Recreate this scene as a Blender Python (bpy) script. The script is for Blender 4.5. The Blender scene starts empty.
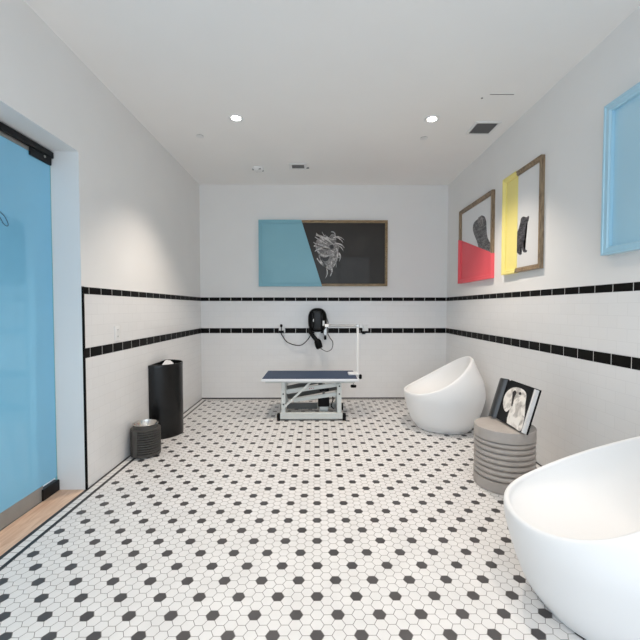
import bpy, bmesh, math, random
from mathutils import Vector, Matrix
random.seed(7)
PI = math.pi
scene = bpy.context.scene
COL = scene.collection

# ------------------------------------------------------------------ materials
def new_mat(name):
    m = bpy.data.materials.new(name); m.use_nodes = True
    nt = m.node_tree
    return m, nt, nt.nodes['Principled BSDF']

def srgb(r, g, b):
    def f(c):
        c /= 255.0
        return c / 12.92 if c <= 0.04045 else ((c + 0.055) / 1.055) ** 2.4
    return (f(r), f(g), f(b), 1.0)

def mat(name, col, rough=0.5, metal=0.0, coat=0.0, noise=0.0, scale=40.0, bump=0.0, spec=0.5):
    """principled material with a procedural noise that varies its colour and (optionally) its bump"""
    m, nt, p = new_mat(name)
    p.inputs['Roughness'].default_value = rough
    p.inputs['Metallic'].default_value = metal
    p.inputs['Coat Weight'].default_value = coat
    p.inputs['Coat Roughness'].default_value = 0.04
    p.inputs['Specular IOR Level'].default_value = spec
    tc = nt.nodes.new('ShaderNodeTexCoord')
    nz = nt.nodes.new('ShaderNodeTexNoise'); nz.inputs['Scale'].default_value = scale
    nz.inputs['Detail'].default_value = 4
    nt.links.new(tc.outputs['Object'], nz.inputs['Vector'])
    rp = nt.nodes.new('ShaderNodeValToRGB')
    k = max(noise, 0.005)
    rp.color_ramp.elements[0].position = 0.3; rp.color_ramp.elements[1].position = 0.7
    rp.color_ramp.elements[0].color = tuple(c * (1 - k) for c in col[:3]) + (1,)
    rp.color_ramp.elements[1].color = tuple(min(1, c * (1 + k)) for c in col[:3]) + (1,)
    nt.links.new(nz.outputs['Fac'], rp.inputs['Fac'])
    nt.links.new(rp.outputs['Color'], p.inputs['Base Color'])
    if bump:
        b = nt.nodes.new('ShaderNodeBump'); b.inputs['Strength'].default_value = bump
        b.inputs['Distance'].default_value = 0.002
        nt.links.new(nz.outputs['Fac'], b.inputs['Height'])
        nt.links.new(b.outputs['Normal'], p.inputs['Normal'])
    return m

def emit_mat(name, col, strength):
    m, nt, p = new_mat(name)
    p.inputs['Base Color'].default_value = col
    p.inputs['Emission Color'].default_value = col
    p.inputs['Emission Strength'].default_value = strength
    return m

def subway_mat(name, axis):
    """white 3x6 inch wall tile in running bond; axis = world axis that runs along the wall"""
    m, nt, p = new_mat(name)
    L = nt.links.new
    geo = nt.nodes.new('ShaderNodeNewGeometry')
    sep = nt.nodes.new('ShaderNodeSeparateXYZ'); L(geo.outputs['Position'], sep.inputs[0])
    cmb = nt.nodes.new('ShaderNodeCombineXYZ')
    L(sep.outputs[axis], cmb.inputs[0]); L(sep.outputs['Z'], cmb.inputs[1])
    br = nt.nodes.new('ShaderNodeTexBrick')
    L(cmb.outputs[0], br.inputs['Vector'])
    br.inputs['Scale'].default_value = 1.0
    br.inputs['Brick Width'].default_value = 0.1545
    br.inputs['Row Height'].default_value = 0.0783
    br.inputs['Mortar Size'].default_value = 0.0013
    br.inputs['Mortar Smooth'].default_value = 0.2
    br.inputs['Color1'].default_value = (0.785, 0.775, 0.765, 1)
    br.inputs['Color2'].default_value = (0.80, 0.79, 0.78, 1)
    br.inputs['Mortar'].default_value = (0.725, 0.715, 0.705, 1)
    L(br.outputs['Color'], p.inputs['Base Color'])
    p.inputs['Roughness'].default_value = 0.22
    bp = nt.nodes.new('ShaderNodeBump'); bp.inputs['Strength'].default_value = 0.22
    bp.inputs['Distance'].default_value = 0.0015; bp.invert = True
    L(br.outputs['Fac'], bp.inputs['Height'])
    L(bp.outputs['Normal'], p.inputs['Normal'])
    return m

def wood_mat(name, c1, c2, rough=0.45, scale=6.0, axis_scale=(1, 12, 12)):
    m, nt, p = new_mat(name)
    L = nt.links.new
    tc = nt.nodes.new('ShaderNodeTexCoord')
    mp = nt.nodes.new('ShaderNodeMapping'); mp.inputs['Scale'].default_value = axis_scale
    L(tc.outputs['Object'], mp.inputs['Vector'])
    nz = nt.nodes.new('ShaderNodeTexNoise'); nz.inputs['Scale'].default_value = scale
    nz.inputs['Detail'].default_value = 8; nz.inputs['Distortion'].default_value = 0.6
    L(mp.outputs[0], nz.inputs['Vector'])
    rp = nt.nodes.new('ShaderNodeValToRGB')
    rp.color_ramp.elements[0].position = 0.3; rp.color_ramp.elements[0].color = c1
    rp.color_ramp.elements[1].position = 0.72; rp.color_ramp.elements[1].color = c2
    L(nz.outputs['Fac'], rp.inputs['Fac']); L(rp.outputs['Color'], p.inputs['Base Color'])
    p.inputs['Roughness'].default_value = rough
    return m

def fur_mat(name, dark, light, scale=22.0, stretch=(1, 1, 3), lo=0.35, hi=0.68):
    """printed fur photograph: streaky grey noise"""
    m, nt, p = new_mat(name)
    L = nt.links.new
    tc = nt.nodes.new('ShaderNodeTexCoord')
    mp = nt.nodes.new('ShaderNodeMapping'); mp.inputs['Scale'].default_value = stretch
    L(tc.outputs['Object'], mp.inputs['Vector'])
    nz = nt.nodes.new('ShaderNodeTexNoise'); nz.inputs['Scale'].default_value = scale
    nz.inputs['Detail'].default_value = 6; nz.inputs['Distortion'].default_value = 1.2
    L(mp.outputs[0], nz.inputs['Vector'])
    rp = nt.nodes.new('ShaderNodeValToRGB')
    rp.color_ramp.elements[0].position = lo; rp.color_ramp.elements[0].color = dark
    rp.color_ramp.elements[1].position = hi; rp.color_ramp.elements[1].color = light
    L(nz.outputs['Fac'], rp.inputs['Fac']); L(rp.outputs['Color'], p.inputs['Base Color'])
    p.inputs['Roughness'].default_value = 0.35
    return m

M = {}
M['plaster'] = mat('wall_paint', (0.775, 0.765, 0.75, 1), 0.75, noise=0.01, scale=3, spec=0.2)
M['ceiling'] = mat('ceiling_paint', (0.87, 0.855, 0.835, 1), 0.85, noise=0.01, scale=2, spec=0.15)
M['subway_y'] = subway_mat('subway_tile_side', 'Y')
M['subway_x'] = subway_mat('subway_tile_back', 'X')
M['black_tile'] = mat('black_glazed_tile', (0.006, 0.0055, 0.005, 1), 0.45, noise=0.2, scale=9, spec=0.08)
M['tile_grout'] = mat('pale_grout', (0.62, 0.61, 0.595, 1), 0.9)
M['hex_white'] = mat('white_hex_tile', (0.70, 0.685, 0.67, 1), 0.38, noise=0.045, scale=7)
M['hex_black'] = mat('charcoal_hex_tile', (0.058, 0.054, 0.056, 1), 0.42, noise=0.15, scale=9)
M['floor_grout'] = mat('floor_grout', (0.25, 0.235, 0.22, 1), 0.95)
M['line_black'] = mat('black_border_tile', (0.022, 0.021, 0.023, 1), 0.4, noise=0.1)
M['oak'] = wood_mat('pale_oak', srgb(196, 158, 132), srgb(226, 194, 168), 0.4, 5, (9, 1.2, 9))
M['concrete'] = mat('grey_outside_floor', (0.2, 0.19, 0.18, 1), 0.6, noise=0.1, scale=5)
M['blue_film'] = mat('blue_glass_film', srgb(128, 192, 224), 0.10, coat=0.4, noise=0.015, scale=1.5)
M['glass_edge'] = mat('green_glass_edge', srgb(120, 178, 180), 0.15)
M['film_line'] = mat('dark_teal_line', srgb(52, 104, 132), 0.3)
M['steel'] = mat('brushed_steel', (0.42, 0.41, 0.39, 1), 0.33, 1.0, noise=0.05, scale=30)
M['bright_steel'] = mat('polished_steel', (0.66, 0.63, 0.59, 1), 0.22, 1.0, noise=0.08, scale=12)
M['black_metal'] = mat('black_metal', (0.004, 0.004, 0.0045, 1), 0.4, spec=0.25)
M['bin_black'] = mat('black_lacquer', (0.005, 0.005, 0.005, 1), 0.27, noise=0.1, spec=0.35)
M['bag_white'] = mat('white_liner', (0.75, 0.75, 0.75, 1), 0.5, noise=0.05, bump=0.6)
M['pot'] = mat('dark_ribbed_ceramic', (0.075, 0.070, 0.064, 1), 0.45, noise=0.12, scale=25, spec=0.3)
M['tub'] = mat('white_moulded_plastic', (0.83, 0.825, 0.82, 1), 0.5, spec=0.3, coat=0.0, noise=0.004, scale=2)
M['taupe'] = mat('taupe_ribbed_stone', (0.40, 0.36, 0.33, 1), 0.5, noise=0.06, scale=14, bump=0.15)
M['white_plastic'] = mat('white_plastic', (0.78, 0.78, 0.77, 1), 0.35)
M['black_plastic'] = mat('black_plastic', (0.004, 0.004, 0.004, 1), 0.45, spec=0.12)
M['grey_plastic'] = mat('grey_plastic', (0.011, 0.011, 0.011, 1), 0.35, spec=0.3)
M['rubber'] = mat('black_rubber', (0.005, 0.005, 0.005, 1), 0.7, spec=0.2)
M['mat_blue'] = mat('navy_ribbed_mat', srgb(44, 62, 88), 0.6, noise=0.1, scale=60, bump=0.3)
M['table_white'] = mat('shaded_white_enamel', (0.58, 0.60, 0.58, 1), 0.4, noise=0.02)  # white enamel, base colour greyed for the shade under the tabletop
M['table_edge'] = mat('white_edge_trim', (0.74, 0.76, 0.78, 1), 0.35)
M['red_mark'] = mat('red_sticker_ink', srgb(190, 60, 50), 0.5)
M['frame_wood'] = wood_mat('taupe_wood', srgb(98, 80, 60), srgb(162, 140, 112), 0.4, 7, (10, 10, 1.5))
M['frame_gold'] = wood_mat('antique_gold_wood', srgb(104, 84, 52), srgb(168, 142, 104), 0.35, 7, (1.5, 10, 10))
M['paint_blue'] = mat('sky_blue_paint', srgb(124, 176, 190), 0.45, noise=0.012, scale=3, coat=0.15)
M['paint_blue_gloss'] = mat('sky_blue_gloss_paint', srgb(168, 208, 226), 0.30, noise=0.012, scale=3, coat=0.5)
M['paint_red'] = mat('coral_red_paint', srgb(238, 92, 102), 0.5, noise=0.012, scale=3)
M['paint_yellow'] = mat('lemon_yellow_paint', srgb(236, 222, 138), 0.5, noise=0.012, scale=3)
M['print_white'] = mat('white_photo_paper', (0.74, 0.74, 0.74, 1), 0.25, coat=0.4)
M['print_dark'] = mat('charcoal_photo_paper', srgb(50, 45, 40), 0.4, coat=0.12, noise=0.08, scale=3, spec=0.25)
M['dog_dark'] = fur_mat('dark_fur_print', srgb(26, 26, 27), srgb(128, 126, 126), 16)
M['dog_black'] = fur_mat('black_fur_print', srgb(10, 10, 11), srgb(104, 102, 108), 18)
M['dog_silver'] = fur_mat('silver_fur_print', srgb(120, 114, 110), srgb(220, 215, 210), 26, (1, 1, 1))
M['dog_grey'] = fur_mat('smoke_fur_print', srgb(78, 73, 70), srgb(158, 152, 148), 26, (1, 1, 1))
M['dog_shadow'] = mat('dark_print_ink', srgb(38, 33, 31), 0.4)
M['dog_pale'] = fur_mat('pale_dog_print', srgb(150, 142, 134), srgb(244, 238, 230), 14, (1, 1, 1), 0.28, 0.55)
M['page_black'] = mat('black_printed_page', (0.006, 0.006, 0.006, 1), 0.35, coat=0.08, spec=0.25)
M['page_grey'] = mat('grey_printed_page', (0.040, 0.038, 0.037, 1), 0.3, coat=0.2, noise=0.3, scale=5)
M['paper'] = mat('paper_edges', (0.72, 0.71, 0.70, 1), 0.8, noise=0.05, scale=80)
M['vent_dark'] = mat('dark_duct', (0.012, 0.012, 0.012, 1), 0.8)
M['vent_slat'] = mat('grey_grille', (0.17, 0.17, 0.17, 1), 0.5)
M['rail_grey'] = mat('satin_grey_rail', (0.27, 0.265, 0.25, 1), 0.4, noise=0.05, scale=12)
M['arm_shaded'] = mat('deep_shaded_enamel', (0.10, 0.104, 0.10, 1), 0.5)  # rear arms: shade put into a darker enamel; the rear panel shares it
M['lamp'] = emit_mat('lamp_lens', (1.0, 0.97, 0.92, 1), 14.0)
M['hole'] = mat('dark_recess', (0.03, 0.03, 0.03, 1), 0.8)
M['sprinkler_ring'] = mat('grey_shadow_gap', (0.22, 0.21, 0.20, 1), 0.8)

# ------------------------------------------------------------------ mesh helpers
def box(bm, x0, x1, y0, y1, z0, z1, mi=0):
    vs = [bm.verts.new((x, y, z)) for z in (z0, z1) for y in (y0, y1) for x in (x0, x1)]
    for q in ((0, 2, 3, 1), (4, 5, 7, 6), (0, 1, 5, 4), (2, 6, 7, 3), (0, 4, 6, 2), (1, 3, 7, 5)):
        f = bm.faces.new([vs[i] for i in q]); f.material_index = mi
    return vs

def bevelled(fn, w=0.003, seg=2):
    bm = bmesh.new(); fn(bm)
    bmesh.ops.bevel(bm, geom=bm.edges[:], offset=w, segments=seg, affect='EDGES', profile=0.5)
    return bm

def bbox(x0, x1, y0, y1, z0, z1, w=0.003, seg=2):
    return bevelled(lambda b: box(b, x0, x1, y0, y1, z0, z1), w, seg)

def lathe(bm, prof, n=48, c=(0, 0, 0), cap0=True, cap1=True, mi=0, axis='Z'):
    rings = []
    for r, z in prof:
        ring = []
        for i in range(n):
            a = 2 * PI * i / n
            p = (r * math.cos(a), r * math.sin(a), z)
            if axis == 'Y': p = (p[0], p[2], p[1])
            if axis == 'X': p = (p[2], p[0], p[1])
            ring.append(bm.verts.new((c[0] + p[0], c[1] + p[1], c[2] + p[2])))
        rings.append(ring)
    for a, b in zip(rings, rings[1:]):
        for i in range(n):
            f = bm.faces.new((a[i], a[(i + 1) % n], b[(i + 1) % n], b[i])); f.material_index = mi
    if cap0: bm.faces.new(rings[0][::-1]).material_index = mi
    if cap1: bm.faces.new(rings[-1]).material_index = mi

def tube(bm, pts, r, n=10, mi=0):
    pts = [Vector(p) for p in pts]
    rings = []
    prev = None
    for i, p in enumerate(pts):
        d = (pts[min(i + 1, len(pts) - 1)] - pts[max(i - 1, 0)]).normalized()
        if prev is None:
            u = d.orthogonal().normalized()
        else:
            u = (prev - d * prev.dot(d)).normalized()
        prev = u
        v = d.cross(u)
        rr = r[i] if isinstance(r, (list, tuple)) else r
        rings.append([bm.verts.new(p + (u * math.cos(2 * PI * k / n) + v * math.sin(2 * PI * k / n)) * rr) for k in range(n)])
    for a, b in zip(rings, rings[1:]):
        for k in range(n):
            bm.faces.new((a[k], a[(k + 1) % n], b[(k + 1) % n], b[k])).material_index = mi
    bm.faces.new(rings[0][::-1]); bm.faces.new(rings[-1])

def smooth_path(pts, k=8):
    pts = [Vector(p) for p in pts]
    out = []
    for i in range(len(pts) - 1):
        p0 = pts[max(i - 1, 0)]; p1 = pts[i]; p2 = pts[i + 1]; p3 = pts[min(i + 2, len(pts) - 1)]
        for j in range(k):
            t = j / k
            out.append(0.5 * ((2 * p1) + (p2 - p0) * t + (2 * p0 - 5 * p1 + 4 * p2 - p3) * t * t + (-p0 + 3 * p1 - 3 * p2 + p3) * t ** 3))
    out.append(pts[-1])
    return out

def prism(bm, poly, axis, a, b, mi=0):
    """extrude a 2D polygon along an axis from a to b"""
    def P(u, v, w):
        return {'X': (w, u, v), 'Y': (u, w, v), 'Z': (u, v, w)}[axis]
    A = [bm.verts.new(P(u, v, a)) for u, v in poly]
    B = [bm.verts.new(P(u, v, b)) for u, v in poly]
    n = len(poly)
    bm.faces.new(A[::-1]).material_index = mi; bm.faces.new(B).material_index = mi
    for i in range(n):
        bm.faces.new((A[i], A[(i + 1) % n], B[(i + 1) % n], B[i])).material_index = mi

def obj(name, bm, mats, parent=None, smooth=False, loc=None):
    bmesh.ops.recalc_face_normals(bm, faces=bm.faces[:])
    me = bpy.data.meshes.new(name); bm.to_mesh(me); bm.free()
    for m in (mats if isinstance(mats, (list, tuple)) else [mats]): me.materials.append(m)
    if smooth:
        for p in me.polygons: p.use_smooth = True
        try: me.set_sharp_from_angle(angle=math.radians(38))
        except Exception: pass
    o = bpy.data.objects.new(name, me); COL.objects.link(o)
    if parent: o.parent = parent
    if loc: o.location = loc
    return o

def made(fn, *a, **k):
    bm = bmesh.new(); fn(bm, *a, **k); return bm

def thing(name, label, cat, loc=(0, 0, 0), rz=0.0, group=None):
    o = bpy.data.objects.new(name, None); COL.objects.link(o)
    o.empty_display_size = 0.05
    o.location = loc; o.rotation_euler = (0, 0, rz)
    return tag(o, label, cat, group)

def tag(o, label, cat, group=None):
    o['label'] = label; o['category'] = cat
    if group: o['group'] = group
    return o

def struct(o):
    o['kind'] = 'structure'; return o

def copy_tree(o, parent=None):
    c = o.copy(); COL.objects.link(c)
    if parent: c.parent = parent
    for ch in list(o.children): copy_tree(ch, c)
    return c

# ------------------------------------------------------------------ the room
XL, XR, YB, YR, ZC = -1.66, 1.86, 5.40, -1.3, 3.04
JY, OY0, OZ = 2.68, 0.75, 2.388       # door opening: far jamb, near jamb, head
LB0, LB1, UB0, UB1 = 0.940, 1.014, 1.398, 1.452   # the two black tile bands
T = 0.008                            # tile thickness

def clip(poly, x0, x1, y0, y1):
    for ax, v, s in ((0, x0, 1), (0, x1, -1), (1, y0, 1), (1, y1, -1)):
        out = []
        for i, p in enumerate(poly):
            q = poly[(i + 1) % len(poly)]
            ip = (p[ax] - v) * s >= 0; iq = (q[ax] - v) * s >= 0
            if ip: out.append(p)
            if ip != iq:
                t = (v - p[ax]) / (q[ax] - p[ax])
                out.append((p[0] + t * (q[0] - p[0]), p[1] + t * (q[1] - p[1])))
        poly = out
        if len(poly) < 3: return []
    return poly

def build_floor():
    bm = bmesh.new()
    def quad(x0, x1, y0, y1, z, mi):
        f = bm.faces.new([bm.verts.new(p) for p in ((x0, y0, z), (x1, y0, z), (x1, y1, z), (x0, y1, z))])
        f.material_index = mi
    g = 0.0014
    box(bm, XL, XR, YR, YB, -0.06, -0.001, 2)
    # border: black line, white strip, black line
    w1, w2, w3 = 0.024, 0.071, 0.093
    ends = YR + 0.0
    def strip(d0, d1, mi, step=None):
        quad(XL + d0, XL + d1, ends, YB - d0, 0, mi)
        quad(XR - d1, XR - d0, ends, YB - d0, 0, mi)
        quad(XL + d1, XR - d1, YB - d1, YB - d0, 0, mi)
    strip(0, w1, 1)
    strip(w2, w3, 1)
    a, b = w1 + g, w2 - g
    y = ends
    while y < YB - w1:
        y1 = min(y + 0.05, YB - w1)
        quad(XL + a, XL + b, y + g, y1 - g, 0, 0)
        quad(XR - b, XR - a, y + g, y1 - g, 0, 0)
        y += 0.0505
    x = XL + w2
    while x < XR - w2:
        quad(x + g, min(x + 0.05, XR - w2) - g, YB - b, YB - a, 0, 0)
        x += 0.0505
    # hexagonal field
    s = 0.02942; r3 = math.sqrt(3) * s
    x0, x1, y0, y1 = XL + w3 + g, XR - w3 - g, ends, YB - w3 - g
    ss = s - 0.0015
    for i in range(int((x0 - 0.1) / (1.5 * s)), int((x1 + 0.1) / (1.5 * s)) + 1):
        for j in range(int((y0 - 1.46) / r3) - 2, int((y1 - 1.46) / r3) + 3):
            cx = 1.5 * s * i; cy = 1.46 + r3 * (j + (0.5 if i % 2 else 0))
            poly = [(cx + ss * math.cos(k * PI / 3), cy + ss * math.sin(k * PI / 3)) for k in range(6)]
            full = min(p[0] for p in poly) > x0 and max(p[0] for p in poly) < x1 and max(p[1] for p in poly) < y1
            poly = clip(poly, x0, x1, y0, y1)
            if not poly: continue
            black = full and i % 2 == 0 and j % 2 == 0 and (i // 2 + j // 2) % 2 == 0
            f = bm.faces.new([bm.verts.new((p[0], p[1], 0)) for p in poly])
            f.material_index = 3 if black else 0
    o = obj('floor', bm, [M['hex_white'], M['line_black'], M['floor_grout'], M['hex_black']])
    return struct(o)
build_floor()

struct(obj('ceiling', made(box, XL - 0.25, XR + 0.2, YR - 0.2, YB + 0.2, ZC, ZC + 0.12), M['ceiling']))

# left wall with the door opening (thick enough to show the jamb and head)
bm = bmesh.new()
TW = 0.30
box(bm, XL - TW, XL, JY, YB + 0.2, 0, ZC)
box(bm, XL - TW, XL, OY0, JY, OZ, ZC)
box(bm, XL - TW, XL, YR - 0.2, OY0, 0, ZC)
wall_left = struct(obj('wall_left', bm, M['plaster']))
wall_right = struct(obj('wall_right', made(box, XR, XR + 0.2, YR - 0.2, YB + 0.2, 0, ZC), M['plaster']))
wall_back = struct(obj('wall_back', made(box, XL, XR, YB, YB + 0.2, 0, ZC), M['plaster']))
bm = bmesh.new()
box(bm, XL, XR, YR - 0.2, YR, 2.98, ZC)
box(bm, XL, XL + 0.12, YR - 0.2, YR, 0, 2.98)
box(bm, XR - 0.12, XR, YR - 0.2, YR, 0, 2.98)
wall_rear = struct(obj('wall_rear', bm, M['plaster']))

def panel_box(bm, wall, u0, u1, z0, z1, d0, d1, mi=0):
    if wall == 'left': box(bm, XL + d0, XL + d1, u0, u1, z0, z1, mi)
    elif wall == 'right': box(bm, XR - d1, XR - d0, u0, u1, z0, z1, mi)
    else: box(bm, u0, u1, YB - d1, YB - d0, z0, z1, mi)

def wainscot(wall, parent, u0, u1, phase, m):
    bm = bmesh.new()
    panel_box(bm, wall, u0, u1, 0.001, LB0, 0, T)
    panel_box(bm, wall, u0, u1, LB1, UB0, 0, T)
    obj('white_tile_field', bm, m, parent)
    for z0, z1 in ((LB0, LB1), (UB0, UB1)):
        bm = bmesh.new()
        panel_box(bm, wall, u0, u1, z0, z1, 0, T - 0.001, 1)
        P, g = 0.1535, 0.0030
        k = math.floor((u0 - phase) / P)
        while phase + k * P < u1:
            a = max(phase + k * P + g, u0 + 0.001); b = min(phase + (k + 1) * P - g, u1 - 0.001)
            if b - a > 0.004: panel_box(bm, wall, a, b, z0 + 0.002, z1 - 0.002, T - 0.001, T, 0)
            k += 1
        obj('black_tile_band', bm, [M['black_tile'], M['tile_grout']], parent)

wainscot('left', wall_left, JY + 0.016, YB, 2.758, M['subway_y'])
wainscot('right', wall_right, YR, YB, 2.818, M['subway_y'])
wainscot('back', wall_back, XL + T, XR - T, -0.3055, M['subway_x'])
bm = bmesh.new(); box(bm, XL, XL + T + 0.003, JY + 0.001, JY + 0.016, 0.001, UB1)
obj('black_edge_trim', bm, M['black_tile'], wall_left)
struct(obj('baseboard_back', made(box, XL + T, XR - T, YB - T - 0.003, YB - T, 0.0005, 0.014), M['line_black']))

# oak sill in the doorway and the grey floor beyond it
struct(obj('trim_1', made(box, XL - 0.185, XL, OY0, JY, -0.06, 0.0), M['oak']))
struct(obj('floor_outside', made(box, XL - 2.2, XL - 0.185, YR, YB, -0.06, -0.002), M['concrete']))
struct(obj('wall_outside', made(box, XL - 2.3, XL - 2.2, YR, YB, -0.06, ZC), M['plaster']))

# ------------------------------------------------------------------ glass door with blue film
DX = -1.852
door = bpy.data.objects.new('door_1', None); COL.objects.link(door); door.location = (DX, JY, 0)
door.empty_display_size = 0.1; struct(door)
def dpart(name, bm, m, **k): return obj(name, bm, m, door, **k)
Y0 = OY0 - JY
# local: x = 0 is the room face of the glass, y runs back to -width
dpart('glass_panel', bbox(-0.012, 0, Y0 + 0.01, -0.012, 0.10, 2.31, 0.0015), M['blue_film'])
dpart('glass_edge', made(box, -0.0125, 0.0005, -0.012, -0.008, 0.06, 2.31), M['glass_edge'])
dpart('head_rail', bbox(-0.03, 0.022, Y0 + 0.002, -0.002, 2.337, 2.378, 0.003), M['black_metal'])
dpart('glass_slot', made(box, -0.010, 0.004, Y0 + 0.01, -0.012, 2.31, 2.336), M['steel'])
dpart('patch_fitting', bbox(-0.024, 0.014, -0.205, -0.012, 2.285, 2.345, 0.004), M['black_metal'])
dpart('patch_screw', made(lathe, [(0.009, 0.014), (0.009, 0.0165)], 16, (0, -0.08, 2.322), axis='X'), M['steel'], smooth=True)
dpart('bottom_rail', bbox(-0.014, 0.002, Y0 + 0.01, -0.15, 0.001, 0.10, 0.002), M['rail_grey'])
dpart('pivot_block', bbox(-0.024, 0.014, -0.165, -0.003, 0.001, 0.078, 0.004), M['black_metal'])
loop = [(0.0015, y - JY, z) for y, z in ((2.20, 1.885), (2.245, 1.859), (2.271, 1.843), (2.292, 1.815), (2.297, 1.797), (2.284, 1.789), (2.26, 1.800), (2.244, 1.822), (2.20, 1.862))]
dpart('loop_line', made(tube, smooth_path(loop, 6), 0.0028, 6), M['film_line'])  # thin dark teal loop line on the film

# ------------------------------------------------------------------ unseen assumed storefront behind the viewpoint, opened full height so daylight lifts the ceiling
win = bpy.data.objects.new('window_1', None); COL.objects.link(win); win.location = (0, YR - 0.1, 0); struct(win)
bm = bmesh.new()
for x in (XL + 0.12, -0.5, 0.7, XR - 0.17):
    box(bm, x, x + 0.05, -0.03, 0.03, 0, 2.98)
box(bm, XL + 0.12, XR - 0.12, -0.03, 0.03, 2.93, 2.98)
box(bm, XL + 0.12, XR - 0.12, -0.03, 0.03, 0.0, 0.08)
obj('window_frame', bm, M['black_metal'], win)

# ------------------------------------------------------------------ ceiling fittings
def make_downlight():
    t = thing('recessed_downlight', '', 'ceiling light')
    bm = bmesh.new()
    lathe(bm, [(0.070, 0.0), (0.070, -0.004), (0.064, -0.007), (0.046, -0.005), (0.041, -0.0005)], 40, cap0=False, cap1=False)
    obj('trim_ring', bm, M['white_plastic'], t, smooth=True)
    obj('lens', made(lathe, [(0.040, -0.0005), (0.038, -0.003), (0.02, -0.004)], 32), M['lamp'], t, smooth=True)
    return t
DL_W = 60.0
def spot(x, y, w=DL_W):
    l = bpy.data.lights.new('downlight_beam', 'SPOT'); l.energy = w
    l.spot_size = math.radians(102); l.spot_blend = 0.68; l.shadow_soft_size = 0.045
    l.color = (1.0, 0.88, 0.76)
    o = bpy.data.objects.new('downlight_beam', l); COL.objects.link(o)
    o.location = (x, y, ZC - 0.02)
    return o
dl0 = make_downlight()
for k, (x, y, lab) in enumerate((
        (-0.742, 3.527, 'lit round recessed ceiling downlight nearer the left wall'),
        (1.059, 3.531, 'lit round recessed ceiling downlight nearer the right wall, beside the larger grille'),
        (-0.742, 1.25, 'lit round recessed ceiling downlight out of frame, over the blue door'),
        (1.059, 1.25, 'lit round recessed ceiling downlight out of frame, over the near white tub chair'),
        (-0.742, -0.6, 'lit round recessed ceiling downlight behind the viewpoint on the left'),
        (1.059, -0.6, 'lit round recessed ceiling downlight behind the viewpoint on the right'))):
    t = dl0 if k == 0 else copy_tree(dl0)
    t.location = (x, y, ZC); t['label'] = lab; t['group'] = 'recessed ceiling downlights'
    spot(x, y, DL_W * (1.2 if y > 3 else 0.58))

def vent(name, label, cx, cy, w, d, n, along='X', fw=0.02):
    t = thing(name, label, 'ceiling vent', (cx, cy, ZC))
    bm = bmesh.new()
    W, D = w / 2 + fw, d / 2 + fw
    box(bm, -W, W, -D, -d / 2, -0.008, 0); box(bm, -W, W, d / 2, D, -0.008, 0)
    box(bm, -W, -w / 2, -d / 2, d / 2, -0.008, 0); box(bm, w / 2, W, -d / 2, d / 2, -0.008, 0)
    obj('grille_frame', bm, M['white_plastic'], t)
    obj('duct_opening', made(box, -w / 2, w / 2, -d / 2, d / 2, -0.002, -0.0005), M['vent_dark'], t)
    for k in range(n):
        bm = bmesh.new()
        if along == 'Y':
            x = -w / 2 + (k + 0.5) * w / n
            prism(bm, [(x - 0.004, -0.0025), (x - 0.002, -0.0025), (x + 0.006, -0.008), (x + 0.004, -0.008)], 'Y', -d / 2, d / 2)
        else:
            y = -d / 2 + (k + 0.5) * d / n
            prism(bm, [(y - 0.004, -0.0025), (y - 0.002, -0.0025), (y + 0.006, -0.008), (y + 0.004, -0.008)], 'X', -w / 2, w / 2)
        obj('louvre', bm, M['vent_slat'], t)
    return t
vent('ceiling_vent', 'larger dark louvred ceiling grille beside the right downlight, near the right wall', 1.606, 3.70, 0.20, 0.21, 9, 'Y', 0.022)
v2 = vent('ceiling_vent', 'small dark ceiling grille near the back wall, right of the smoke detector', -0.232, 4.70, 0.15, 0.12, 4, 'X', 0.035)
obj('damper_lever', made(box, 0.10, 0.135, 0.03, 0.05, -0.012, -0.004), M['vent_slat'], v2)

t = thing('smoke_detector', 'small white round smoke detector on the ceiling near the back wall', 'smoke detector', (-0.734, 4.764, ZC))
obj('housing', made(lathe, [(0.072, 0), (0.072, -0.012), (0.062, -0.022), (0.052, -0.036), (0.034, -0.042), (0.0, -0.043)][:5], 36), M['white_plastic'], t, smooth=True)
for a in (0.4, 1.8, 3.6, 5.2):
    bm = bmesh.new()
    c, s_ = math.cos(a), math.sin(a)
    box(bm, 0.055 * c - 0.014, 0.055 * c + 0.014, 0.055 * s_ - 0.005, 0.055 * s_ + 0.005, -0.034, -0.014)
    obj('vent_slot', bm, M['vent_slat'], t)

def cover(label, x, y):
    t = thing('sprinkler_cover', label, 'sprinkler', (x, y, ZC), 0, 'concealed sprinkler covers')
    obj('shadow_ring', made(lathe, [(0.036, 0), (0.036, -0.003)], 32), M['sprinkler_ring'], t)
    obj('cover_plate', made(lathe, [(0.037, -0.004), (0.039, -0.007), (0.034, -0.009)], 32), M['white_plastic'], t, smooth=True)
cover('round white concealed sprinkler cover left of the left downlight', -1.184, 3.893)
cover('round white concealed sprinkler cover just beyond the right downlight', 1.096, 3.92)
t = thing('slot_diffuser', 'narrow linear slot in the ceiling near the right wall', 'ceiling slot', (1.505, 3.12, ZC))
obj('slot_frame', made(box, -0.105, 0.105, -0.012, 0.012, -0.003, 0), M['ceiling'], t)
obj('slot_gap', made(box, -0.098, 0.098, -0.005, 0.005, -0.004, -0.002), M['sprinkler_ring'], t)
o = obj('ceiling_sensor', made(lathe, [(0.008, 0), (0.008, -0.004), (0.005, -0.006)], 16), M['sprinkler_ring'], smooth=True, loc=(1.368, 3.18, ZC))
tag(o, 'tiny dark round sensor dot on the ceiling beside the linear slot', 'sensor')

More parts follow.
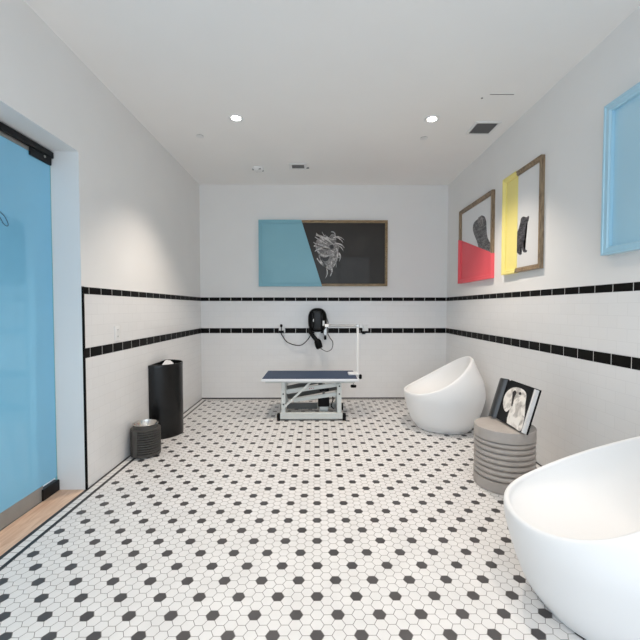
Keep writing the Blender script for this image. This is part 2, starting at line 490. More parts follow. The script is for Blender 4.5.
# ------------------------------------------------------------------ framed pictures
def frame_bm(W, H, D, fw, grow=0.0):
    prof = [(0, 0), (0, -D), (0.010, -D), (0.014, -D + 0.005), (fw - 0.010, -D + 0.005), (fw - 0.006, -D + 0.011), (fw, -D + 0.012), (fw, 0)]
    bm = bmesh.new(); rings = []
    for d, y in prof:
        if grow:
            y = y - grow if y < 0 else y
            d = d - grow if d == 0 else d + (grow if d == fw else 0)
        hw, hh = W / 2 - d, H / 2 - d
        rings.append([bm.verts.new(p) for p in ((-hw, y, -hh), (hw, y, -hh), (hw, y, hh), (-hw, y, hh))])
    for a, b in zip(rings, rings[1:] + rings[:1]):
        for i in range(4): bm.faces.new((a[i], a[(i + 1) % 4], b[(i + 1) % 4], b[i]))
    return bm

def cut(bm, p, n):
    """keep the side the normal n points away from"""
    bmesh.ops.recalc_face_normals(bm, faces=bm.faces[:])
    r = bmesh.ops.bisect_plane(bm, geom=bm.verts[:] + bm.edges[:] + bm.faces[:], plane_co=p, plane_no=n, clear_outer=True)
    ed = [e for e in r['geom_cut'] if isinstance(e, bmesh.types.BMEdge)]
    if ed: bmesh.ops.contextual_create(bm, geom=ed) if False else bmesh.ops.holes_fill(bm, edges=ed, sides=0)
    return bm

def shape(name, pts, y, m, parent, th=0.0012):
    pts2 = pts
    bm = bmesh.new(); prism(bm, pts2, 'Y', y - th, y)
    bmesh.ops.triangulate(bm, faces=[f for f in bm.faces if len(f.verts) > 4])
    return obj(name, bm, m, parent)

def blob(pts, k=6):
    p = smooth_path([(x, 0, z) for x, z in pts + pts[:1]], k)
    return [(v.x, v.z) for v in p[:-1]]

def picture(label, loc, rz, W, H, D, fw, wood, paper, plane, paint, backy=-0.012):
    """plane = (x, z, nx, nz): the painted side is the side the normal points away from; None = all painted"""
    t = thing('framed_picture', label, 'picture', loc, rz, 'framed pictures')
    def panel(g=0.0):
        b = bmesh.new(); box(b, -W / 2 + fw - 0.004, W / 2 - fw + 0.004, backy - g, -0.002, -H / 2 + fw - 0.004, H / 2 - fw + 0.004); return b
    if plane is None:
        obj('painted_frame', frame_bm(W, H, D, fw), paint, t)
        obj('painted_panel', panel(), paint, t)
    else:
        x, z, nx, nz = plane
        n = Vector((nx, 0, nz)).normalized(); p = Vector((x, 0, z))
        obj('frame', cut(frame_bm(W, H, D, fw), p, -n), wood, t)
        obj('painted_frame', cut(frame_bm(W, H, D, fw, 0.004), p, n), paint, t)
        obj('print', cut(panel(), p, -n), paper, t)
        obj('painted_panel', cut(panel(0.004), p, n), paint, t)
    return t

# wide picture on the back wall: sky blue left part, dark print with a wind-blown dog
W1, H1 = 1.815, 0.925
cx1, cz1 = 0.089, 2.072
x_top, x_bot = -0.22 - cx1, 0.071 - cx1
dx, dz = x_bot - x_top, -H1
pic = picture('wide back wall picture, sky blue left part, dark dog photograph right part',
              (cx1, YB, cz1), 0, W1, H1, 0.045, 0.034, M['frame_gold'], M['print_dark'], (x_top, H1 / 2, -dz, dx), M['paint_blue'], -0.018)
def px1(x, y):   # photograph-measured points of the print, in the picture's own coordinates
    return ((x - 317) * (5.4 / 378.0) - cx1 + 0.042, 1.3 - (y - 308.3) * (5.4 / 378.0) - cz1)
Yp = -0.0185
head = blob([px1(*p) for p in ((313, 242), (318, 238), (324, 240), (329, 235), (333, 237), (333, 243), (336, 247), (335, 254), (334, 261), (331, 267), (327, 271), (322, 265), (317, 257), (313, 250))], 4)
shape('dog_head_print', head, Yp, M['dog_grey'], pic)
rr = random.Random(3)
def strand(p0, p1, p2, w, m, name):
    a, b, c = (Vector((*px1(*p), 0)) for p in (p0, p1, p2))
    L_, R_ = [], []
    n = 8
    for i in range(n + 1):
        s_ = i / n
        q = a * (1 - s_) ** 2 + b * 2 * s_ * (1 - s_) + c * s_ ** 2
        d = ((b - a) * (1 - s_) + (c - b) * s_).normalized()
        k = w * math.sin(PI * min(1, 0.15 + 0.85 * s_)) * 0.5 + 0.0015
        L_.append((q.x - d.y * k, q.y + d.x * k)); R_.append((q.x + d.y * k, q.y - d.x * k))
    bm = bmesh.new(); prism(bm, L_ + R_[::-1], 'Y', Yp - 0.0024, Yp - 0.0012)
    obj(name, bm, m, pic)
for p0, p1, p2, w in (((312, 238), (319, 243), (326, 246), .014), ((313, 234), (319, 240), (325, 244), .008), ((310.5, 243), (318, 250), (328, 250), .020),
                      ((312, 252), (319, 247), (329, 251), .016), ((314, 259), (320, 268), (326, 268), .018), ((322, 236), (327, 242), (333, 240), .014),
                      ((328, 233), (333, 232), (332, 240), .014), ((333, 238), (338, 240), (340, 244), .011), ((334, 246), (339, 248), (340, 252), .012),
                      ((333, 248), (337, 258), (330, 268), .020), ((331, 250), (330, 262), (326, 270), .018), ((328, 256), (334, 262), (333, 268), .012),
                      ((313, 236), (322, 238), (330, 245), .026), ((311, 247), (320, 244), (332, 254), .030), ((315, 252), (322, 262), (333, 252), .024),
                      ((330, 239), (336, 236), (341, 241), .016), ((332, 244), (340, 245), (341, 249), .016), ((334, 252), (339, 256), (336, 262), .018),
                      ((316, 256), (318, 266), (328, 271), .014), ((329, 262), (333, 258), (338, 258), .014), ((319, 233), (322, 240), (330, 242), .008),
                      ((326, 266), (331, 270), (327, 277), .022), ((323, 268), (326, 274), (322, 279), .012)):
    strand(p0, p1, p2, w, M['dog_silver'], 'dog_hair_print')
shape('dog_eye_print', blob([px1(*p) for p in ((327, 246), (330, 246), (330.5, 249), (327.5, 249.5))], 4), Yp - 0.0025, M['dog_shadow'], pic)
shape('dog_chin_print', blob([px1(*p) for p in ((317, 257), (322, 258.5), (326, 257), (325, 261), (321, 262))], 4), Yp - 0.0025, M['dog_shadow'], pic)

# right wall pictures: local +x runs towards the viewer, -y into the room
def wall_pic(label, y0, y1, z0, z1, **k):
    return picture(label, (XR, (y0 + y1) / 2, (z0 + z1) / 2), -PI / 2, y1 - y0, z1 - z0, **k)
ya, yb, za, zb = 3.97, 4.888, 1.618, 2.536
p1 = ((ya + yb) / 2 - 4.889, 2.176 - (za + zb) / 2); p2 = ((ya + yb) / 2 - 3.914, 1.858 - (za + zb) / 2)
pic = wall_pic('wood framed picture on the right wall, coral red below a dark dog seen from behind', ya, yb, za, zb, D=0.035, fw=0.045,
               wood=M['frame_wood'], paper=M['print_white'], plane=(p1[0], p1[1], -(p2[1] - p1[1]), (p2[0] - p1[0])), paint=M['paint_red'])
cy, cz = (ya + yb) / 2, (za + zb) / 2
def q(y, z): return (cy - y, z - cz)
def print_poly(pts, k, y0, y1):
    bm = bmesh.new(); p = [(v.x, v.z) for v in smooth_path([(q(*c)[0], 0, q(*c)[1]) for c in pts], k)]
    prism(bm, p, 'Y', y0, y1); bmesh.ops.triangulate(bm, faces=[f for f in bm.faces if len(f.verts) > 4])
    return bm
dogA = [(4.26, 2.34), (4.359, 2.321), (4.469, 2.3), (4.496, 2.235), (4.451, 2.156), (4.379, 2.073), (4.336, 2.003), (4.30, 1.94), (4.166, 1.87), (4.009, 1.80), (4.009, 1.86), (4.029, 1.969), (4.11, 2.069), (4.134, 2.16), (4.147, 2.25), (4.19, 2.309)]
earA = [(4.351, 2.335), (4.26, 2.332), (4.225, 2.281), (4.235, 2.225), (4.301, 2.224), (4.365, 2.289)]
bm = print_poly(dogA, 4, -0.0145, -0.0122)
nrm = Vector((-(p2[1] - p1[1]), 0, p2[0] - p1[0])).normalized()
cut(bm, Vector((p1[0], 0, p1[1])), -nrm)
obj('dog_print', bm, M['dog_dark'], pic)
obj('dog_ear_print', print_poly(earA, 4, -0.0152, -0.0146), M['dog_grey'], pic)
ya, yb, za, zb = 3.105, 3.735, 1.628, 2.550
cy, cz = (ya + yb) / 2, (za + zb) / 2
pic = wall_pic('tall wood framed picture on the right wall, yellow stripe beside a black sitting dog', ya, yb, za, zb, D=0.035, fw=0.04,
               wood=M['frame_wood'], paper=M['print_white'], plane=(cy - 3.495, 0, 1, 0), paint=M['paint_yellow'])
dogB = [(3.532, 1.964), (3.473, 2.024), (3.446, 2.072), (3.432, 2.108), (3.396, 2.119), (3.348, 2.101), (3.307, 2.101), (3.317, 2.061), (3.343, 2.046), (3.345, 2.004), (3.36, 1.959), (3.37, 1.919), (3.391, 1.869), (3.373, 1.831), (3.328, 1.806), (3.346, 1.792), (3.386, 1.802), (3.41, 1.841), (3.425, 1.867), (3.441, 1.831), (3.414, 1.788), (3.451, 1.784), (3.488, 1.811), (3.508, 1.792), (3.542, 1.797)]
bm = print_poly(dogB, 3, -0.0145, -0.0122)
cut(bm, Vector((cy - 3.495, 0, 0)), Vector((-1, 0, 0)))
obj('dog_print', bm, M['dog_black'], pic)
bm = bmesh.new()
for k in range(38): box(bm, -0.315 - 0.009, -0.318, -0.033, -0.020, -0.44 + k * 0.016, -0.44 + k * 0.016 + 0.008)
obj('edge_beading', bm, M['paint_yellow'], pic)
ya, yb, za, zb = 1.48, 2.418, 1.634, 2.572
pic = wall_pic('large framed picture painted entirely sky blue, nearest the viewer on the right wall', ya, yb, za, zb, D=0.045, fw=0.05,
               wood=M['frame_wood'], paper=M['print_white'], plane=None, paint=M['paint_blue_gloss'])
bm = bmesh.new()
for k in range(36): box(bm, -0.469 - 0.007, -0.4685, -0.042, -0.028, -0.44 + k * 0.016, -0.44 + k * 0.016 + 0.008)
obj('edge_beading', bm, M['paint_blue_gloss'], pic)

# ------------------------------------------------------------------ white tub chairs
ZK = [0, .05, .12, .22, .35, .5, .65, .8, .95]
RK = [.286, .335, .364, .397, .432, .413, .345, .280, .215]
def rad(z):
    def lin(z):
        z = min(max(z, 0), .95)
        for a in range(8):
            if z <= ZK[a + 1]:
                return RK[a] + (RK[a + 1] - RK[a]) * (z - ZK[a]) / (ZK[a + 1] - ZK[a])
        return RK[-1]
    ks = [i * 0.0161 for i in range(-3, 4)]
    r = sum(lin(z + k) for k in ks) / 7
    if z < 0.048: r = RK[0] + (r - RK[0]) * (z / 0.048) ** 0.5 if z > 0 else RK[0]
    return r
def rim_z(a):
    z = 0.6
    for _ in range(60):
        z += 0.4 * (0.589 - 0.545 * rad(z) * math.cos(a) + 0.031 * math.cos(2 * a) + 0.010 * math.cos(3 * a) - z)
    return z
def make_tub():
    t = thing('tub_chair', '', 'chair')
    bm = bmesh.new(); N = 96
    cols = []
    for i in range(N):
        a = 2 * PI * i / N; zr = rim_z(a); c, s_ = math.cos(a), math.sin(a)
        rr_ = rad(zr); col_ = []
        for k in range(21):
            u = k / 20.0; z = 0.004 + (zr - 0.012 - 0.004) * u; col_.append((rad(z), z))
        # rounded lip
        w = 0.026
        for b in (30, 60, 90, 120, 150):
            b = math.radians(b); col_.append((rr_ - w / 2 + w / 2 * math.cos(b), zr - 0.012 + 0.012 * math.sin(b)))
        ri, zi, zb_ = rr_ - w, zr - 0.014, 0.30
        for k in range(0, 20):
            v = k / 20.0 * PI / 2
            col_.append((ri * math.cos(v) ** 0.85, zb_ + (zi - zb_) * (1 - math.sin(v) ** 1.15)))
        cols.append([bm.verts.new((r * c, r * s_, z)) for r, z in col_])
    n = len(cols[0])
    for i in range(N):
        A, B = cols[i], cols[(i + 1) % N]
        for k in range(n - 1): bm.faces.new((A[k], B[k], B[k + 1], A[k + 1]))
    bm.faces.new([c[0] for c in cols][::-1])
    bm.faces.new([c[-1] for c in cols])
    obj('shell', bm, M['tub'], t, smooth=True)
    bm = bmesh.new(); lathe(bm, [(0.265, 0.0), (0.272, 0.004)], 64)
    obj('base_pad', bm, M['rubber'], t)
    return t
tub = make_tub()
tub.location = (1.39, 4.118, 0); tub.rotation_euler.z = 3.054
tub['label'] = 'whole white egg-shaped tub chair in the back right corner behind the ribbed stool'; tub['group'] = 'white tub chairs'
tub2 = copy_tree(tub)
tub2.location = (1.285, 1.604, 0); tub2.rotation_euler.z = 2.749
tub2['label'] = 'large white egg-shaped tub chair nearest the viewer, cut off by the frame'

# ------------------------------------------------------------------ ribbed stool with an open book
t = thing('ribbed_stool', 'round taupe ribbed drum stool between the two white tub chairs', 'stool', (1.383, 2.755, 0))
prof = [(0.199, 0.0), (0.206, 0.004), (0.208, 0.012), (0.208, 0.078)]
z = 0.082
for k in range(7):
    for b in range(9):
        v = b / 8 * PI
        prof.append((0.182 + 0.027 * math.sin(v), z + 0.0395 * (1 - math.cos(v)) / 2))
    z += 0.0395
prof += [(0.208, z + 0.004), (0.208, 0.432), (0.206, 0.438), (0.200, 0.44)]
obj('drum', made(lathe, prof, 72), M['taupe'], t, smooth=True)

A = Vector((1.340, 2.936, 0.4415)); S = Vector((1.376, 2.878, 0.4415)); B = Vector((1.388, 2.515, 0.4415))
UP = Vector((0.107, 0.030, 0.302))
t = thing('open_book', 'large black book standing open on the ribbed stool, showing a pale dog photograph', 'book', tuple(S))
def slab(name, p, q_, d0, d1, m, lo=0.0, hi=1.0, a=0.0, b=1.0, n=None):
    e = q_ - p
    n = e.cross(UP).normalized() if n is None else n
    if n.x < 0: n = -n          # away from the reader
    bm = bmesh.new()
    vs = []
    for d in (d0, d1):
        for u, v in ((a, lo), (b, lo), (b, hi), (a, hi)):
            w_ = p + e * u + UP * v + n * d - S
            vs.append(bm.verts.new(w_))
    for f in ((0, 1, 2, 3), (7, 6, 5, 4), (0, 4, 5, 1), (1, 5, 6, 2), (2, 6, 7, 3), (3, 7, 4, 0)): bm.faces.new([vs[i] for i in f])
    return obj(name, bm, m, t)
slab('cover', S, B, 0.026, 0.031, M['black_plastic'], 0.035, 1.02, 0.0, 1.02)
slab('page_block', S, B, 0.001, 0.0255, M['paper'], 0.04, 1.0, 0.01, 0.985)
slab('printed_page', S, B, 0.0, 0.0012, M['page_black'], 0.04, 1.0, 0.01, 0.93)
slab('blank_page', S, B, 0.0, 0.0011, M['paper'], 0.04, 1.0, 0.93, 0.985)
# the left half: a narrow curl of pages in front of its cover
slab('cover', A, S, 0.012, 0.017, M['black_plastic'], 0.035, 1.02, -0.02, 1.0)
nL = (S - A).cross(UP).normalized()
if nL.x < 0: nL = -nL
bm = bmesh.new(); rows = []
for k in range(13):
    u = k / 12; base = A + (S - A) * u - nL * (0.018 * math.sin(PI * u)) + nL * 0.004
    rows.append([bm.verts.new(base + UP * v + nL * d - S) for d, v in ((0, 0.04), (0, 1.0), (0.007, 1.0), (0.007, 0.04))])
for a_, b_ in zip(rows, rows[1:]):
    for i in range(4): bm.faces.new((a_[i], a_[(i + 1) % 4], b_[(i + 1) % 4], b_[i]))
bm.faces.new(rows[0]); bm.faces.new(rows[-1][::-1])
obj('curled_pages', bm, M['page_grey'], t, smooth=True)
# pale dog on the printed page: page coordinates u along S->B, v up
def page_shape(name, uv, m, d):
    e = B - S; n = e.cross(UP).normalized()
    if n.x < 0: n = -n
    pts = [(x_, z_) for x_, z_ in blob(uv, 5)]
    bm = bmesh.new()
    F_ = [bm.verts.new(e * u + UP * v - n * d) for u, v in pts]
    G_ = [bm.verts.new(e * u + UP * v - n * (d - 0.0008)) for u, v in pts]
    bm.faces.new(F_); bm.faces.new(G_[::-1])
    for i in range(len(pts)): bm.faces.new((F_[i], G_[i], G_[(i + 1) % len(pts)], F_[(i + 1) % len(pts)]))
    bmesh.ops.triangulate(bm, faces=[f for f in bm.faces if len(f.verts) > 4])
    obj(name, bm, m, t)
page_shape('dog_print', [(0.42, 0.06), (0.38, 0.18), (0.41, 0.32), (0.45, 0.50), (0.40, 0.42), (0.30, 0.29), (0.19, 0.31), (0.10, 0.42), (0.06, 0.58), (0.12, 0.75), (0.30, 0.88), (0.56, 0.91), (0.74, 0.84), (0.80, 0.65), (0.86, 0.48), (0.91, 0.28), (0.90, 0.06), (0.66, 0.055)], M['dog_pale'], 0.0010)
page_shape('dog_face_print', [(0.30, 0.76), (0.36, 0.82), (0.43, 0.78), (0.41, 0.66), (0.43, 0.50), (0.40, 0.46), (0.36, 0.60)], M['dog_shadow'], 0.0018)
page_shape('dog_nose_print', [(0.50, 0.80), (0.56, 0.83), (0.60, 0.79), (0.55, 0.76)], M['dog_shadow'], 0.0018)

# ------------------------------------------------------------------ waste bin, ribbed bowl stand, metal bowl
t = thing('waste_bin', 'tall black half-round waste bin against the left wall', 'bin', (XL + T + 0.004, 3.915, 0))
def dshape(off=0.0, n=24):
    ry, rx = 0.226 - off, 0.243 - off
    return [(off * 0.6 + rx * math.cos(-PI / 2 + PI * k / n), ry * math.sin(-PI / 2 + PI * k / n)) for k in range(n + 1)]
def loft(layers, cap0=True, cap1=True):
    bm = bmesh.new(); rings = [[bm.verts.new((x, y, z)) for x, y in pts] for pts, z in layers]
    for a, b in zip(rings, rings[1:]):
        n = len(a)
        for i in range(n): bm.faces.new((a[i], a[(i + 1) % n], b[(i + 1) % n], b[i]))
    if cap0: bm.faces.new(rings[0][::-1])
    if cap1: bm.faces.new(rings[-1])
    return bm
obj('bin_body', loft([(dshape(), 0.0), (dshape(), 0.71), (dshape(0.012), 0.71), (dshape(0.012), 0.58)]), M['bin_black'], t, smooth=True)
obj('bin_rim', loft([(dshape(-0.003), 0.71), (dshape(-0.003), 0.735), (dshape(0.0), 0.738), (dshape(0.016), 0.738), (dshape(0.018), 0.71), (dshape(-0.003), 0.71)], False, False), M['bin_black'], t, smooth=True)
bm = bmesh.new()
rb = random.Random(5)
rings = []
for r_, z_ in ((1.0, 0.585), (0.9, 0.62), (0.62, 0.67), (0.38, 0.72), (0.15, 0.75)):
    rings.append([bm.verts.new((0.10 + (x - 0.10) * r_, y * r_, z_ + rb.uniform(-0.012, 0.012))) for x, y in dshape(0.022)])
for a_, b_ in zip(rings, rings[1:]):
    n = len(a_)
    for i in range(n): bm.faces.new((a_[i], a_[(i + 1) % n], b_[(i + 1) % n], b_[i]))
bm.faces.new(rings[-1])
obj('bin_liner', bm, M['bag_white'], t, smooth=True)

PC = (-1.520, 3.33, 0)
t = thing('ribbed_bowl_stand', 'small dark grey ribbed drum stand in front of the black bin', 'stand', PC)
prof = [(0.108, 0.008), (0.122, 0.012), (0.122, 0.024)]
z = 0.026
for k in range(10):
    prof += [(0.120, z), (0.125, z + 0.003), (0.125, z + 0.0105), (0.120, z + 0.0135), (0.108, z + 0.0145), (0.108, z + 0.0205)]
    z += 0.021
prof += [(0.122, z), (0.124, z + 0.004), (0.120, z + 0.009), (0.110, z + 0.010), (0.103, z + 0.010)]
prof += [(0.102, z + 0.040), (0.099, z + 0.042), (0.096, z + 0.040), (0.096, z - 0.02)]
obj('ribbed_body', made(lathe, prof, 56), M['pot'], t, smooth=True)
zt = z + 0.043
bm = bmesh.new()
ang = -1.9
for k in range(8):
    a0 = ang + (k - 4) * 0.05; a1 = a0 + 0.05
    vs = []
    for r_ in (0.110, 0.1265):
        for a_, z_ in ((a0, 0.02), (a1, 0.02), (a1, z + 0.006), (a0, z + 0.006)):
            vs.append(bm.verts.new((r_ * math.cos(a_), r_ * math.sin(a_), z_)))
    for f in ((0, 1, 2, 3), (7, 6, 5, 4), (0, 4, 5, 1), (1, 5, 6, 2), (2, 6, 7, 3), (3, 7, 4, 0)): bm.faces.new([vs[i] for i in f])
obj('seam_strip', bm, M['pot'], t)
for k in range(4):
    a = 0.6 + k * PI / 2
    obj('foot', made(lathe, [(0.014, 0.0), (0.016, 0.003), (0.016, 0.012)], 16, (0.095 * math.cos(a), 0.095 * math.sin(a), 0)), M['rubber'], t, smooth=True)
o = obj('metal_bowl', made(lathe, [(0.060, -0.052), (0.075, -0.050), (0.092, -0.02), (0.096, 0.0), (0.105, 0.002), (0.108, 0.005), (0.105, 0.008), (0.096, 0.007), (0.088, -0.018), (0.070, -0.044), (0.04, -0.046)], 56), M['bright_steel'], smooth=True, loc=(PC[0], PC[1], zt))
tag(o, 'round stainless steel bowl set in the top of the dark ribbed stand', 'bowl')

# ------------------------------------------------------------------ wall outlets
def outlet(name, label, loc, rz, w, h):
    t = thing(name, label, 'outlet', loc, rz)
    obj('cover_plate', bbox(-w / 2, w / 2, -0.006, 0, -h / 2, h / 2, 0.002), M['white_plastic'], t)
    return t
t = outlet('wall_outlet', 'white rectangular outlet plate on the tiled left wall between the black bands', (XL + T, 3.13, 1.092), PI / 2, 0.075, 0.122)
for z in (-0.028, 0.028):
    s_ = obj('socket', bbox(-0.017, 0.017, -0.008, -0.005, z - 0.014, z + 0.014, 0.002), M['white_plastic'], t)
    bm = bmesh.new()
    for x in (-0.008, 0.006): box(bm, x, x + 0.003, -0.0085, -0.0079, z - 0.004, z + 0.007)
    obj('socket_slot', bm, M['hole'], s_)
YW = YB - T
t = outlet('wall_outlet', 'white outlet box on the back wall left of the black dryer, with plug', (-0.500, YW, 0.992), 0, 0.092, 0.085)
obj('outlet_box', bbox(-0.04, 0.04, -0.034, -0.006, -0.02, 0.04, 0.004), M['white_plastic'], t)
t = outlet('wall_outlet', 'white outlet box on the back wall right of the grooming arm post', (0.690, YW, 1.014), 0, 0.085, 0.088)
obj('outlet_box', bbox(-0.032, 0.032, -0.03, -0.006, -0.03, 0.04, 0.004), M['white_plastic'], t)
o = obj('socket', bbox(-0.05, 0.0, -0.024, -0.0, -0.085, -0.046, 0.004), M['black_plastic'], t)

# ------------------------------------------------------------------ wall-mounted dryer
t = thing('wall_dryer', 'black oval wall-mounted pet dryer with a short hose above the grooming table', 'dryer', (0.006, YW, 1.13))
def sup(w, h, y, n=40, e=2.6, dz=0.0):
    out = []
    for k in range(n):
        a = 2 * PI * k / n; c, s_ = math.cos(a), math.sin(a)
        out.append((w * math.copysign(abs(c) ** (2 / e), c), y, dz + h * math.copysign(abs(s_) ** (2 / e), s_)))
    return out
def yloft(layers):
    bm = bmesh.new(); rings = [[bm.verts.new(p) for p in L_] for L_ in layers]
    for a, b in zip(rings, rings[1:]):
        n = len(a)
        for i in range(n): bm.faces.new((a[i], a[(i + 1) % n], b[(i + 1) % n], b[i]))
    bm.faces.new(rings[0]); bm.faces.new(rings[-1][::-1])
    return bm
obj('wall_bracket', bbox(-0.06, 0.06, -0.04, 0, -0.14, 0.10, 0.004), M['black_plastic'], t)
obj('dryer_body', yloft([sup(0.110, 0.150, -0.035), sup(0.130, 0.168, -0.055), sup(0.132, 0.170, -0.11), sup(0.122, 0.162, -0.15), sup(0.090, 0.135, -0.172), sup(0.05, 0.09, -0.178)]), M['black_plastic'], t, smooth=True)
obj('front_panel', bbox(-0.055, 0.055, -0.190, -0.160, -0.135, 0.128, 0.012, 3), M['grey_plastic'], t, smooth=True)
for x in (-0.078, 0.066):
    obj('side_rib', bbox(x, x + 0.012, -0.180, -0.140, -0.10, 0.10, 0.004), M['grey_plastic'], t)
o = obj('badge', made(lathe, [(0.014, -0.186), (0.014, -0.180)], 20, (-0.068, 0, 0.0), axis='Y'), M['white_plastic'], t, smooth=True); o.scale = (0.75, 1, 1.6)
obj('hose_holder', bbox(0.070, 0.098, -0.19, -0.15, -0.075, -0.005, 0.004), M['white_plastic'], t)
hs = obj('hose', made(tube, smooth_path([(-0.085, -0.10, -0.10), (-0.10, -0.15, -0.155), (-0.07, -0.18, -0.205), (-0.03, -0.19, -0.255), (0.0, -0.19, -0.29)], 8), 0.029, 16), M['black_plastic'], t, smooth=True)
obj('nozzle', made(tube, [(-0.012, -0.19, -0.262), (0.0, -0.192, -0.29), (0.018, -0.195, -0.345), (0.028, -0.197, -0.378), (0.033, -0.198, -0.388)], [0.030, 0.048, 0.050, 0.045, 0.030], 20), M['black_plastic'], hs, smooth=True)
obj('nozzle_cradle', made(prism, [(-0.045, -0.165), (0.045, -0.165), (0.035, -0.20), (0.012, -0.27), (-0.005, -0.24), (-0.02, -0.20)], 'Y', -0.13, -0.115), M['white_plastic'], t)
cord = [(-0.545, -0.045, -0.185 + 0.03), (-0.53, -0.05, -0.185), (-0.50, -0.05, -0.24), (-0.45, -0.06, -0.305), (-0.36, -0.08, -0.345), (-0.26, -0.09, -0.355), (-0.19, -0.095, -0.315), (-0.125, -0.10, -0.235), (-0.085, -0.09, -0.14)]
cd = obj('power_cord', made(tube, smooth_path([(x + 0.04, y, z) for x, y, z in cord[:1]] + [(x + 0.015, y, z) for x, y, z in cord[1:]], 8), 0.0065, 10), M['black_plastic'], t, smooth=True)
bm = bmesh.new(); box(bm, -0.545, -0.475, -0.062, -0.034, -0.182, -0.150)
obj('plug', bm, M['black_plastic'], cd)
bm = bmesh.new(); lathe(bm, [(0.006, -0.158), (0.006, -0.10), (0.015, -0.095), (0.018, -0.08), (0.015, -0.064), (0.008, -0.06)], 14, (-0.512, -0.046, 0))
obj('plug_handle', bm, M['black_plastic'], cd, smooth=True)
obj('control_box', bbox(0.085, 0.135, -0.10, 0.0, -0.215, -0.10, 0.006), M['steel'], t)
obj('control_knob', bbox(0.09, 0.125, -0.13, -0.085, -0.275, -0.222, 0.01, 3), M['black_plastic'], t, smooth=True)
obj('control_stem', made(tube, [(0.108, -0.07, -0.20), (0.108, -0.105, -0.235)], 0.006, 8), M['black_plastic'], t)
obj('trailing_cord', made(tube, smooth_path([(0.125, -0.06, 0.05), (0.150, -0.08, -0.05), (0.135, -0.09, -0.15), (0.17, -0.10, -0.24), (0.215, -0.11, -0.31), (0.20, -0.12, -0.40), (0.14, -0.14, -0.435), (0.085, -0.17, -0.415), (0.035, -0.195, -0.38)], 8), 0.0045, 8), M['black_plastic'], t, smooth=True)

# ------------------------------------------------------------------ lift table
YF, YK = 4.29, 4.85
t = thing('grooming_table', 'navy-topped white lift table on black feet in front of the back wall', 'table', (-0.08, 4.57, 0))
def TX(x): return x + 0.08
def TYl(y): return y - 4.57
def tbox(name, x0, x1, y0, y1, z0, z1, m, w=0.003, parent=t):
    return obj(name, bbox(TX(x0), TX(x1), TYl(y0), TYl(y1), z0, z1, w), m, parent)
tbox('tabletop', -0.636, 0.474, YF, YK, 0.459, 0.488, M['table_edge'], 0.005)
tbox('table_mat', -0.628, 0.462, YF + 0.010, YK - 0.004, 0.4885, 0.4945, M['mat_blue'], 0.002)
bm = bmesh.new()
for k in range(2): box(bm, TX(-0.60), TX(0.44), TYl((YF + 0.08, YK - 0.12)[k]), TYl((YF + 0.12, YK - 0.08)[k]), 0.427, 0.4585)
obj('top_rail', bm, M['table_white'], t)
# base frame: two long beams, two cross beams
for y in (YF + 0.025, YK - 0.085): tbox('base_beam', -0.425, 0.295, y, y + 0.06, 0.022, 0.090, M['table_white'])
for x in (-0.425, 0.235): tbox('cross_beam', x, x + 0.06, YF + 0.0855, YK - 0.0855, 0.030, 0.085, M['table_white'])
for x in (-0.462, 0.296):
    for y in (YF + 0.015, YK - 0.085):
        tbox('foot', x, x + 0.036, y, y + 0.07, 0.0, 0.080, M['rubber'], 0.006)
for y in (YF + 0.035, YK - 0.075):
    pl = tbox('upright', -0.412, -0.366, y, y + 0.04, 0.0905, 0.4585, M['table_white'])
    pr = tbox('upright', 0.232, 0.282, y, y + 0.04, 0.0905, 0.4265, M['table_white'])
    if y < 4.5:
        for p_, x, zs in ((pl, -0.389, (0.19, 0.31)), (pr, 0.257, (0.31, 0.40))):
            for z in zs:
                obj('bolt', made(lathe, [(0.009, -0.004), (0.009, 0.0)], 14, (TX(x), TYl(y) - 0.0005, z), axis='Y'), M['black_metal'], p_, smooth=True)
def bar(name, x0, z0, x1, z1, h, y0, y1, m):
    d = Vector((x1 - x0, 0, z1 - z0)).normalized(); n = Vector((-d.z, 0, d.x)) * h / 2
    pts = [(TX(x0) - n.x, z0 - n.z), (TX(x1) - n.x, z1 - n.z), (TX(x1) + n.x, z1 + n.z), (TX(x0) + n.x, z0 + n.z)]
    return obj(name, made(prism, pts, 'Y', TYl(y0), TYl(y1)), m, t)
a1 = bar('lift_arm', -0.36, 0.325, 0.25, 0.408, 0.046, YF + 0.090, YF + 0.115, M['table_white'])
bar('lift_arm', -0.275, 0.222, 0.25, 0.299, 0.043, YF + 0.090, YF + 0.115, M['table_white'])
bar('lift_arm', -0.375, 0.292, 0.23, 0.425, 0.054, YK - 0.125, YK - 0.100, M['arm_shaded'])  # rear pair, its shade carried by the darker colour
bar('lift_arm', -0.375, 0.184, 0.25, 0.297, 0.054, YK - 0.125, YK - 0.100, M['arm_shaded'])
bar('diagonal_brace', -0.372, 0.165, -0.075, 0.448, 0.022, YF + 0.020, YF + 0.034, M['table_white'])
bm = bmesh.new()
for dx in (0.0, 0.02, 0.045): box(bm, TX(-0.09 + dx), TX(-0.082 + dx), TYl(YF + 0.0885), TYl(YF + 0.0899), 0.356 + dx * 0.13, 0.366 + dx * 0.13)
obj('warning_mark', bm, M['red_mark'], a1)
tbox('motor_mount', 0.03, 0.13, YF + 0.14, YF + 0.27, 0.085, 0.134, M['table_white'])
mt = tbox('motor', 0.012, 0.145, YF + 0.13, YF + 0.28, 0.135, 0.250, M['black_plastic'], 0.01)
tbox('motor_cap', 0.03, 0.14, YF + 0.135, YF + 0.27, 0.315, 0.365, M['black_plastic'], 0.006)
obj('actuator_rod', made(tube, [(TX(0.08), TYl(YF + 0.20), 0.245), (TX(0.08), TYl(YF + 0.20), 0.44)], 0.014, 14), M['steel'], t, smooth=True)
tbox('switch_box', 0.015, 0.065, YF + 0.13, YF + 0.17, 0.392, 0.419, M['black_plastic'])
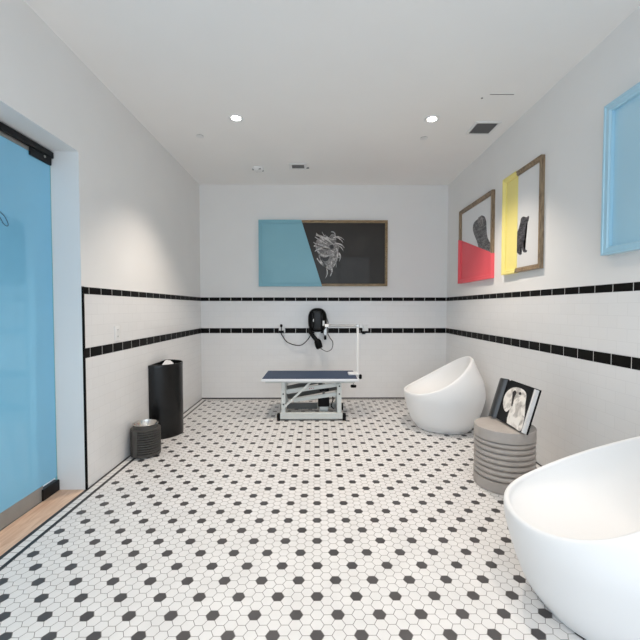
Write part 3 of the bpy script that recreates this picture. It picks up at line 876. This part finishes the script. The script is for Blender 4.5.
obj('motor_cable', made(tube, smooth_path([(TX(0.14), TYl(YF + 0.2), 0.24), (TX(0.18), TYl(YF + 0.19), 0.26), (TX(0.19), TYl(YF + 0.2), 0.20), (TX(0.17), TYl(YF + 0.2), 0.13), (TX(0.20), TYl(YF + 0.21), 0.09)], 6), 0.007, 8), M['black_plastic'], t, smooth=True)
tbox('rear_panel', -0.36, 0.0, YF + 0.20, YF + 0.204, 0.092, 0.165, M['arm_shaded'], 0.001)

# ------------------------------------------------------------------ clamp-on arm
arm = obj('grooming_arm', made(lathe, [(0.0145, 0.42), (0.0145, 1.09)], 20), M['white_plastic'], t, smooth=True, loc=(0.492 + 0.08, -0.01, 0))
arm['label'] = 'thin white clamp-on post with a horizontal steel bar'
t = arm
obj('crossbar', made(tube, [(-0.377, 0, 1.088), (0.020, 0, 1.088)], 0.012, 14), M['steel'], t, smooth=True)
obj('bar_joint', bbox(-0.024, 0.022, -0.02, 0.02, 1.065, 1.106, 0.004), M['steel'], t)
obj('joint_knob', made(lathe, [(0.016, 0.018), (0.016, 0.05), (0.010, 0.056)], 16, (0, 0, 1.045), axis='X'), M['black_plastic'], t, smooth=True)
obj('noose_hook', bbox(-0.397, -0.350, -0.014, 0.014, 1.068, 1.106, 0.003), M['white_plastic'], t)
obj('clamp_plate', bbox(-0.115, 0.014, -0.06, 0.06, 0.496, 0.518, 0.003), M['white_plastic'], t)
bm = bmesh.new(); box(bm, -0.016, 0.012, -0.03, 0.03, 0.412, 0.4955); box(bm, -0.080, 0.012, -0.03, 0.03, 0.404, 0.412)
obj('clamp_jaw', bm, M['white_plastic'], t)
obj('clamp_screw', made(tube, [(-0.050, 0, 0.345), (-0.050, 0, 0.456)], 0.006, 12), M['steel'], t, smooth=True)
obj('clamp_knob', made(lathe, [(0.012, 0.368), (0.034, 0.364), (0.036, 0.346), (0.034, 0.338)], 20, (-0.050, 0, 0)), M['black_plastic'], t, smooth=True)
obj('side_knob', made(lathe, [(0.012, 0.0125), (0.028, 0.022), (0.030, 0.04), (0.022, 0.05)], 18, (0, 0, 0.466), axis='X'), M['black_plastic'], t, smooth=True)

# ------------------------------------------------------------------ daylight and camera
w = bpy.data.worlds.new('daylight'); scene.world = w; w.use_nodes = True
nt = w.node_tree; bg = nt.nodes['Background']
bg.inputs['Color'].default_value = (0.74, 0.87, 1.0, 1)
bg.inputs['Strength'].default_value = 1.6
pl = bpy.data.lights.new('window_portal', 'AREA'); pl.shape = 'RECTANGLE'
pl.size = XR - XL - 0.24; pl.size_y = 2.96; pl.cycles.is_portal = True
po = bpy.data.objects.new('window_portal', pl); COL.objects.link(po)
po.location = ((XL + XR) / 2, YR - 0.15, 1.49); po.rotation_euler = (PI / 2, 0, 0)

cam = bpy.data.cameras.new('camera'); co = bpy.data.objects.new('camera', cam); COL.objects.link(co)
cam.sensor_fit = 'HORIZONTAL'; cam.sensor_width = 36.0; cam.lens = 36.0 * 378.0 / 640.0
cam.clip_start = 0.02
co.location = (0, 0, 1.3)
co.rotation_euler = (PI / 2 - math.radians(1.82), 0, -math.radians(0.45))
scene.camera = co

vs = scene.view_settings
scene.display_settings.display_device = 'sRGB'
vs.view_transform = 'Standard'; vs.look = 'None'; vs.gamma = 1.0; vs.use_curve_mapping = False
vs.exposure = 0.84
scene.cycles.use_denoising = True
scene.cycles.max_bounces = 16
scene.cycles.diffuse_bounces = 12
scene.cycles.sample_clamp_indirect = 6.0
